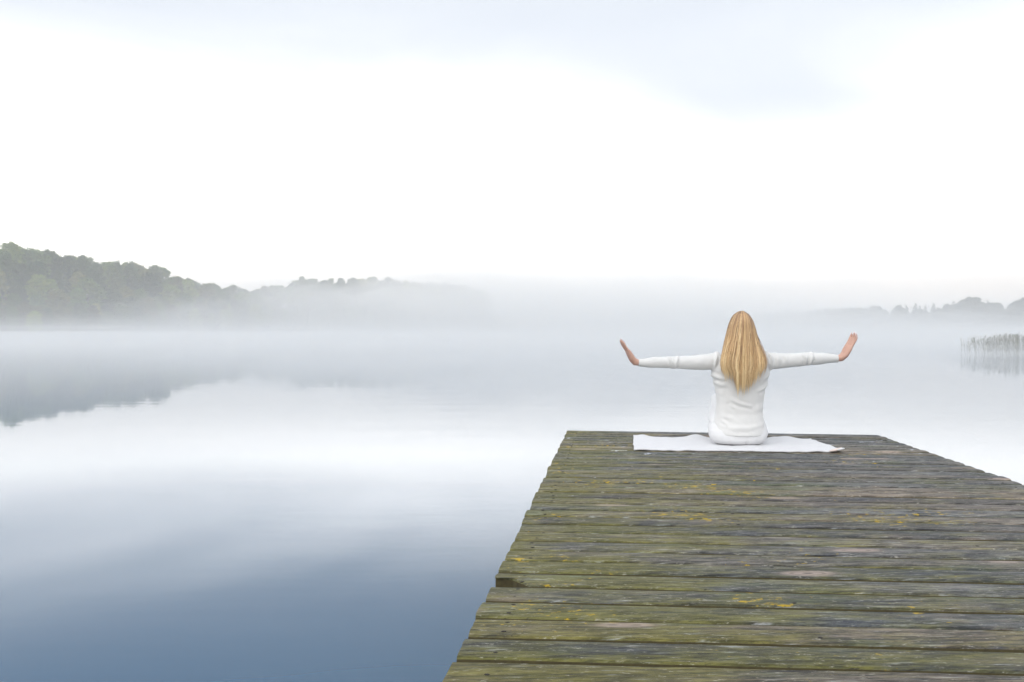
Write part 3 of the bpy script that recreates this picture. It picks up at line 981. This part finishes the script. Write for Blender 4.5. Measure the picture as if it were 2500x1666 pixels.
# front folds and knit unevenness
for i in range(len(a)):
    p = Vector(a[i] * 9)
    a[i] += n[i] * (.0024 * noise.noise(p) + .0016 * noise.noise(p * 2.7) + .0028 * max(0, noise.noise(Vector((p.x * 1.2 + p.z * 2.6, p.y, p.z * 1.1 - p.x * .6)))))
set_coords(sweater, a)
so_ = mk_me('sweater', sweater, SW.m, person)
# neck rib, cuffs and hem as rolled edges
def ring_tube(c_, axis, rx, ry, r, nseg=40):
    ax = Vector(axis).normalized()
    u_ = ax.cross(Vector((0, 1, 0))); u_ = u_.normalized() if u_.length > .1 else Vector((1, 0, 0))
    w_ = ax.cross(u_)
    V, Fc = [], []
    for i in range(nseg):
        t = 2 * math.pi * i / nseg
        d = u_ * math.cos(t) * rx + w_ * math.sin(t) * ry
        dn = d.normalized()
        for k in range(8):
            q = 2 * math.pi * k / 8
            V.append(Vector(c_) + d + dn * (r * math.cos(q)) + ax * (r * 1.6 * math.sin(q)))
    for i in range(nseg):
        for k in range(8):
            Fc.append((i * 8 + k, i * 8 + (k + 1) % 8, ((i + 1) % nseg) * 8 + (k + 1) % 8, ((i + 1) % nseg) * 8 + k))
    return V, Fc
for s in (-1, 1):
    q = ARM[s][-1]
    vv, ff = ring_tube((q[0], q[1], q[2]), (1, 0, 0), q[3] * .97, q[3] * .97, .0022)
    mk('cuff', vv, ff, SW.m, so_, smooth=True)

# trousers: hips and two bent legs
HIP = [(-.002, -.004, .02, .135, .085), (.008, -.004, .012, .160, .112), (.03, -.004, .010, .182, .128), (.06, -.004, .012, .195, .130), (.09, -.004, .016, .196, .124), (.12, -.003, .022, .180, .108), (.15, -.002, .02, .155, .10)]
LEG = {-1: [(-.100, .05, .085, .098), (-.088, .15, .145, .085), (-.070, .26, .215, .068), (-.056, .355, .265, .057), (-.045, .395, .250, .055), (-.025, .45, .19, .053), (-.008, .50, .12, .050), (.020, .53, .055, .050)],
       1: [(.100, .05, .085, .098), (.112, .15, .14, .088), (.118, .27, .21, .074), (.120, .385, .262, .062), (.124, .43, .248, .058), (.130, .49, .19, .056), (.136, .56, .115, .050), (.140, .61, .055, .050)]}
tr = [loft([ell(*q, p=2.2) for q in HIP])]
for s in (-1, 1):
    tr.append(tube([q[:3] for q in LEG[s]], [q[3] for q in LEG[s]], 18, up=(1, 0, 0)))
trs = fuse(tr, .0058, 8)
a, n = coords(trs)
for poly, amp, wid in [([(1205, 1225), (1205, 1292)], -.004, .006), ([(930, 1075), (955, 1045), (985, 990)], .006, .010), ([(920, 1130), (960, 1100)], .004, .012)]:
    a = crease(a, n, poly, amp, wid)
for i in range(len(a)):
    p = Vector(a[i] * 8)
    a[i] += n[i] * (.003 * noise.noise(p) + .0016 * noise.noise(p * 2.3))
a[:, 2] = np.maximum(a[:, 2], -.002)
set_coords(trs, a)
mk_me('trousers', trs, TR.m, person)

# body: head, neck, arms with hands, trunk, legs and feet in one surface
bd = []
HC = Vector((.009, .012, .772))
bd.append(ellipsoid(HC + Vector((0, -.012, .018)), (.069, .088, .088)))
bd.append(ellipsoid(HC + Vector((0, .030, -.040)), (.056, .058, .072)))
bd.append(ellipsoid(HC + Vector((0, .066, -.098)), (.024, .020, .016)))                       # chin
bd.append(tube([HC + Vector((0, .086, .010)), HC + Vector((0, .100, -.018)), HC + Vector((0, .104, -.034))], [.007, .010, .013], 10, up=(1, 0, 0)))   # nose
for s in (-1, 1):
    bd.append(ellipsoid(HC + Vector((s * .034, .066, -.024)), (.018, .018, .014)))             # cheek
    bd.append(ellipsoid(HC + Vector((s * .030, .080, .022)), (.018, .008, .006)))              # brow
    bd.append(ellipsoid(HC + Vector((s * .071, -.004, -.012)), (.008, .017, .028)))            # ear
bd.append(tube([(.008, -.002, .60), (.008, .004, .66), (.009, .012, .71)], [.056, .050, .052], 16, up=(1, 0, 0)))
bd.append(loft([ell(z, cx_, cy_, rx * .86, ry * .82) for z, cx_, cy_, rx, ry in TOR]))
bd.append(loft([ell(max(z, .012), cx_, cy_, rx * .86, ry * .82) for z, cx_, cy_, rx, ry in HIP[1:]]))
for s in (-1, 1):
    bd.append(tube([q[:3] for q in ARM[s]], [q[3] * .82 for q in ARM[s]], 16))
    bd.append(tube([q[:3] for q in LEG[s]], [q[3] * .82 for q in LEG[s]], 16, up=(1, 0, 0)))
    fx, fy, fz = LEG[s][-1][:3]
    bd.append(tube([(fx, fy - .02, .07), (fx, fy + .0, .035), (fx + s * .006, fy + .07, .030), (fx + s * .014, fy + .13, .022), (fx + s * .018, fy + .17, .016)], [.034, .038, .036, .036, .022], 14, up=(1, 0, 0), squash=.75))
    for k in range(5):
        tx = fx + s * (.018 + (-.024 + .0125 * k)); ty = fy + .175 - (.004 * k * k * .5)
        bd.append(tube([(tx, ty - .02, .016), (tx, ty, .014), (tx, ty + .018, .011)], [.009, .009, .007], 8, up=(1, 0, 0)))
# hands: palm pushed outwards, fingers up, little finger towards the viewer
HAND = {-1: dict(w=(-.672, .012, .538), palm=[(-.668, .539), (-.692, .543), (-.712, .563), (-.730, .596), (-.742, .620)], tip=(-.789, .692), yaw=.10),
        1: dict(w=(.655, .010, .566), palm=[(.650, .566), (.676, .571), (.700, .592), (.719, .628), (.731, .652)], tip=(.776, .736), yaw=.30)}
nails = []
for s in (-1, 1):
    Hd = HAND[s]
    yaw = Hd['yaw']
    y0 = Hd['w'][1]
    # palm spine in x-z; y is the width of the hand
    prs = []
    rad = [(.0205, .024), (.024, .029), (.0225, .037), (.0190, .041), (.0140, .041)]
    P = [Vector((x, y0, z)) for x, z in Hd['palm']]
    rings = []
    for i, p in enumerate(P):
        d = (P[min(i + 1, 4)] - P[max(i - 1, 0)]).normalized()
        t_ = Vector((0, 1, 0)); n_ = d.cross(t_).normalized()
        # turn the hand a little about its long axis so its back shows
        ww = min(1, i / 3)
        q = Matrix.Rotation(yaw * ww, 3, d)
        rings.append([p + q @ (n_ * (rad[i][0] * math.cos(a_)) + t_ * (rad[i][1] * math.sin(a_))) for a_ in [2 * math.pi * k / 18 for k in range(18)]])
    bd.append(loft(rings))
    d = (P[4] - P[3]).normalized()
    q = Matrix.Rotation(yaw, 3, d)
    tipdir = (Vector((Hd['tip'][0], y0, Hd['tip'][1])) - P[4])
    back = (d.cross(Vector((0, 1, 0)))).normalized()
    Lm = tipdir.length
    for k, (off_, ln, fan) in enumerate(((.029, .93, .06), (.0097, 1.0, .012), (-.0097, .95, -.035), (-.028, .76, -.09))):
        base = P[3].lerp(P[4], .55) + q @ Vector((0, off_, 0))
        dr = (tipdir.normalized() + (q @ Vector((0, 1, 0))) * fan).normalized()
        l = Lm * ln + .012
        bend = -s * .006 + (k - 1.5) * .0012
        sgn = Vector((s, 0, .3)).normalized()
        pts = [base, base + dr * l * .36 + sgn * .003, base + dr * l * .68 + sgn * .002, base + dr * l * .93 - sgn * .001, base + dr * l]
        r0 = (.0088, .0092, .0088, .0076)[k]
        bd.append(tube(pts, [r0 * 1.08, r0 * 1.0, r0 * .95, r0 * .78, r0 * .45], 10, up=(0, 1, 0)))
        nails.append((pts[3] + dr * l * .012, dr, q @ back * s, r0))
    # thumb leaves the far side of the palm near its base
    tb = P[1].lerp(P[2], .5) + Vector((s * .004, .024, 0))
    bd.append(tube([tb, tb + d * .022 + Vector((s * .006, .018, 0)), tb + d * .046 + Vector((s * .009, .026, 0)), tb + d * .070 + Vector((s * .010, .026, 0))], [.0145, .0125, .0105, .007], 10, up=(1, 0, 0)))
body = fuse(bd, .0036, 3)
bo_ = mk_me('body', body, SK.m, person)
for p, d, b_, r0 in nails:
    # a nail lies on the back of the fingertip, towards the body
    bdir = (Vector((-math.copysign(1, p.x), 0, .45))).normalized(); bdir = (bdir - d * bdir.dot(d)).normalized()
    sd_ = d.cross(bdir)
    V = []
    for i, (l, w_) in enumerate(((-.007, .8), (0, 1), (.008, .95), (.013, .6))):
        for j in (-1, 0, 1):
            V.append(p + d * l + sd_ * (j * r0 * .6 * w_) + bdir * (r0 * (.84 if j == 0 else .62)))
    V2 = [v_ - bdir * .0015 for v_ in V]
    Fc = []
    for i in range(3):
        for j in range(2):
            a_ = i * 3 + j
            Fc += [(a_, a_ + 1, a_ + 4, a_ + 3), (a_ + 12, a_ + 15, a_ + 16, a_ + 13)]
    edge = [0, 1, 2, 5, 8, 11, 10, 9, 6, 3]
    for i in range(len(edge)):
        x_, y_ = edge[i], edge[(i + 1) % len(edge)]
        Fc.append((x_, x_ + 12, y_ + 12, y_))
    mk('fingernail', V + V2, Fc, NA.m, bo_, smooth=True)
for s in (-1, 1):
    vv, ff = ellipsoid(HC + Vector((s * .030, .081, .006)), (.012, .008, .006), 12, 8)
    mk('eye', vv, ff, EY.m, bo_, smooth=True)
vv, ff = tube([HC + Vector((-.020, .083, -.066)), HC + Vector((-.008, .092, -.063)), HC + Vector((.008, .092, -.063)), HC + Vector((.020, .083, -.066))], [.003, .007, .007, .003], 10)
mk('lips', vv, ff, LP.m, bo_, smooth=True)

# hair: scalp cap and long locks down the back
HWT = [(.30, .012), (.34, .03), (.37, .052), (.40, .080), (.44, .118), (.48, .143), (.53, .152), (.57, .148), (.62, .133), (.67, .117), (.72, .101), (.77, .088), (.81, .076), (.84, .062), (.862, .046), (.876, .026), (.884, .010)]
CXT = [(.30, -.012), (.42, -.008), (.55, -.003), (.65, .002), (.75, .007), (.88, .009)]
def hw(z): return float(np.interp(z, [q[0] for q in HWT], [q[1] for q in HWT]))
def cxh(z): return float(np.interp(z, [q[0] for q in CXT], [q[1] for q in CXT]))
def head_back(z):
    t = (z - .795) / .094
    return HC.y - .012 - .098 * math.sqrt(max(0.0, 1 - t * t)) if abs(t) < 1 else HC.y - .012
def hair_y(z, u):
    """how far back the hair lies at height z for lateral share u."""
    yb = head_back(z) if z > .78 else None
    tb = torso_back(min(z, .60), hw(z) * u) - .014
    if z > .78: base = yb
    else: base = min(head_back(.78) - .030 * min(1, (.78 - z) / .30), tb)
    w_ = max(0.0, 1 - abs(u) ** 2.4) ** .5
    mid = HC.y - .005
    up = mid + (base - mid) * w_
    lo = base - .004 + (1 - w_) * .012 * max(0.0, (z - .36) / .24)
    k = min(1, max(0, (z - .52) / .28)); k = k * k * (3 - 2 * k)
    return up * k + lo * (1 - k)
cap = []
rings = []
for z in [.66, .70, .74, .78, .81, .84, .86, .874, .881]:
    w_ = min(hw(z), .090) * .93
    yb = head_back(z) if z > .78 else HC.y - .012 - .098
    yf = HC.y + np.interp(z, [.66, .74, .80, .84, .87, .885], [-.02, -.005, .035, .055, .04, .01])
    cy_, ry_ = (yb + yf) / 2, max(.006, (yf - yb) / 2 * .97)
    rings.append(ell(z, cxh(z), cy_, w_, ry_, n=28, p=2.1))
vv, ff = loft(rings)
hair = empty('hair'); hair.parent = person
def tint(me, vals):
    at_ = me.color_attributes.new('tint', 'FLOAT_COLOR', 'POINT')
    at_.data.foreach_set('color', np.stack([vals, vals, vals, np.ones_like(vals)], 1).ravel().astype(np.float32))
co_ = mk('scalp_hair', vv, ff, HR.m, hair, smooth=True)
tint(co_.data, np.full(len(co_.data.vertices), .22))
V, Fc, T = [], [], []
rr = np.random.default_rng(77)
NS = 1900
def lock_noise(u, z): return noise.noise((u * 7.0, z * 2.2, 3.3))
for k in range(NS):
    u = rr.uniform(-1, 1)
    u = math.copysign(abs(u) ** .9, u)
    layer = rr.uniform(0, 1)                     # 1 outermost
    z_top = .884 - .004 * rr.uniform() - .03 * abs(u) * rr.uniform()
    front = (abs(u) > .82 and rr.uniform() < .5)
    clump = noise.noise((u * 5.5, 1.7, 0)) * .5 + noise.noise((u * 13, 4.1, 0)) * .5
    sm = min(1, max(0, (abs(u) - .30) / .50)); sm = sm * sm * (3 - 2 * sm)
    z_end = .375 + .088 * sm + .020 * rr.normal() - .075 * clump + (1 - layer) * .03
    if rr.uniform() < .12: z_end += rr.uniform(.02, .09)
    wisp = rr.uniform() < .10
    if wisp: z_end -= rr.uniform(.012, .04)
    tone = .42 + .24 * rr.normal() * .8 + .62 * clump + (layer - .5) * .26
    w0 = rr.uniform(.0010, .0026)
    fly = rr.uniform() < .10
    ph = rr.uniform(0, 6.28); wa = rr.uniform(.0005, .003)
    M = 20
    o = len(V)
    for i in range(M + 1):
        t = i / M
        z = z_top + (z_end - z_top) * (t ** 1.08)
        uu = u * (1 - .0) + .035 * clump * t * 1.0 + .03 * lock_noise(u, z) * t
        conv = 1 - .25 * max(0, t - .62) / .38 * (1 - abs(u) ** 3)
        x = cxh(z) + hw(max(z, .46)) * uu * (conv if z < .5 else 1) + wa * math.sin(z * 22 + ph) * t
        if z < .46: x = cxh(z) + (hw(.46) * uu) * (1 - .20 * (.46 - z) / .12)
        y = hair_y(z, max(-1, min(1, uu))) - .003 - .011 * layer * min(1, t * 3 + .15) - .004 * lock_noise(u * 2.1, z) * min(1, t * 2) - .007 * clump * min(1, t * 1.6)
        if fly: x += math.copysign(.012 * t * t, u) + .006 * math.sin(z * 30 + ph) * t; y -= .008 * t
        r = w0 * (.5 if fly or wisp else 1) * (1.0 if t < .6 else max(.12, 1 - (t - .6) / .4 * .9)) * (.7 + .3 * min(1, t * 6))
        V += [(x - r, y, z), (x + r, y, z), (x, y - r * .9, z)]
        tt = tone - .22 * (1 - min(1, t / .45)) + .34 * max(0, (t - .45) / .55) ** 1.2
        T += [tt] * 3
    for i in range(M):
        a_ = o + 3 * i
        for j in range(3):
            Fc.append((a_ + j, a_ + (j + 1) % 3, a_ + 3 + (j + 1) % 3, a_ + 3 + j))
    Fc.append((o, o + 2, o + 1)); Fc.append((o + 3 * M, o + 3 * M + 1, o + 3 * M + 2))
# locks framing the face, falling in front of the shoulders
lk = mk('locks', V, Fc, HR.m, hair, smooth=True)
tint(lk.data, np.clip(np.array(T), 0, 1))
lk['kind'] = 'stuff'

# ================================================================== AIR
def volume_mat(name, dens, col=(1.0, .989, .962), aniso=0.0):
    m = bpy.data.materials.new(name); m.use_nodes = True
    n = m.node_tree
    n.nodes.remove(n.nodes['Principled BSDF'])
    pvol = n.nodes.new('ShaderNodeVolumePrincipled')
    pvol.inputs['Color'].default_value = (*col, 1)
    pvol.inputs['Density'].default_value = dens
    pvol.inputs['Anisotropy'].default_value = aniso
    n.links.new(pvol.outputs[0], n.nodes['Material Output'].inputs['Volume'])
    return m
vv, ff = box(-2700, 2700, -400, 2700, -1.5, 40)
tag(mk('haze', vv, ff, volume_mat('haze_air', .0010)), 'thin pale morning haze filling the air over the lake', 'haze', kind='stuff')
# mist lying on the water: thinning upwards, so several even sheets of rising height
for i, (zt, y0, dn) in enumerate(((.8, 9, .0120), (1.4, 12, .0050), (2.6, 18, .0026), (5.0, 26, .0009), (10.0, 34, .0004), (18.0, 44, .0003))):
    vv, ff = box(-900 + i, 900 - i, y0, 1500 - i, -.6 - .05 * i, zt)
    tag(mk('mist', vv, ff, volume_mat('mist_air', dn)), 'low white morning mist lying on the lake', 'mist', kind='stuff')
# drifting banks: ragged soft heaps, each a nest of even shells
def bank(u, Y, zc_, rx, ry, rz, dn, seed, shells=3):
    X = px(u, Y)
    for k in range(shells):
        s = 1.0 - .27 * k
        V, Fc = [], []
        nu, nv = 40, 18
        rings = []
        for i in range(nv + 1):
            th = math.pi * (.03 + .94 * i / nv)
            ring_ = []
            for j in range(nu):
                a = 2 * math.pi * j / nu
                d = Vector((math.sin(th) * math.cos(a), math.sin(th) * math.sin(a), -math.cos(th)))
                w = 1 + .42 * noise.noise(d * 1.6 + Vector((seed * 3.1, k * .9, 0))) + .20 * noise.noise(d * 4.1 + Vector((seed, 0, k * 1.3)))
                ring_.append((X + d.x * rx * s * w, Y + d.y * ry * s * w, max(-.7 - .02 * k, zc_ + d.z * rz * s * w)))
            rings.append(ring_)
        vv, ff = loft(rings)
        tag(mk('mist_bank', vv, ff, volume_mat('mist_air', dn)), 'soft heap of drifting white mist over the lake', 'mist', kind='stuff')
bank(1120, 420, 10, 66, 60, 24, .0046, 1)
bank(1400, 390, 8, 85, 90, 26, .0030, 8)
bank(1360, 520, 10, 150, 70, 50, .0013, 12, 4)
bank(1750, 380, 5, 90, 90, 18, .0026, 2)
bank(2150, 360, 2, 80, 70, 12, .0026, 3)
bank(660, 320, 5, 44, 28, 15, .0058, 4)
bank(400, 245, 3, 20, 14, 9, .0050, 5)
bank(880, 400, 12, 54, 28, 15, .0085, 7)
bank(180, 250, 1, 30, 10, 5, .0060, 9)
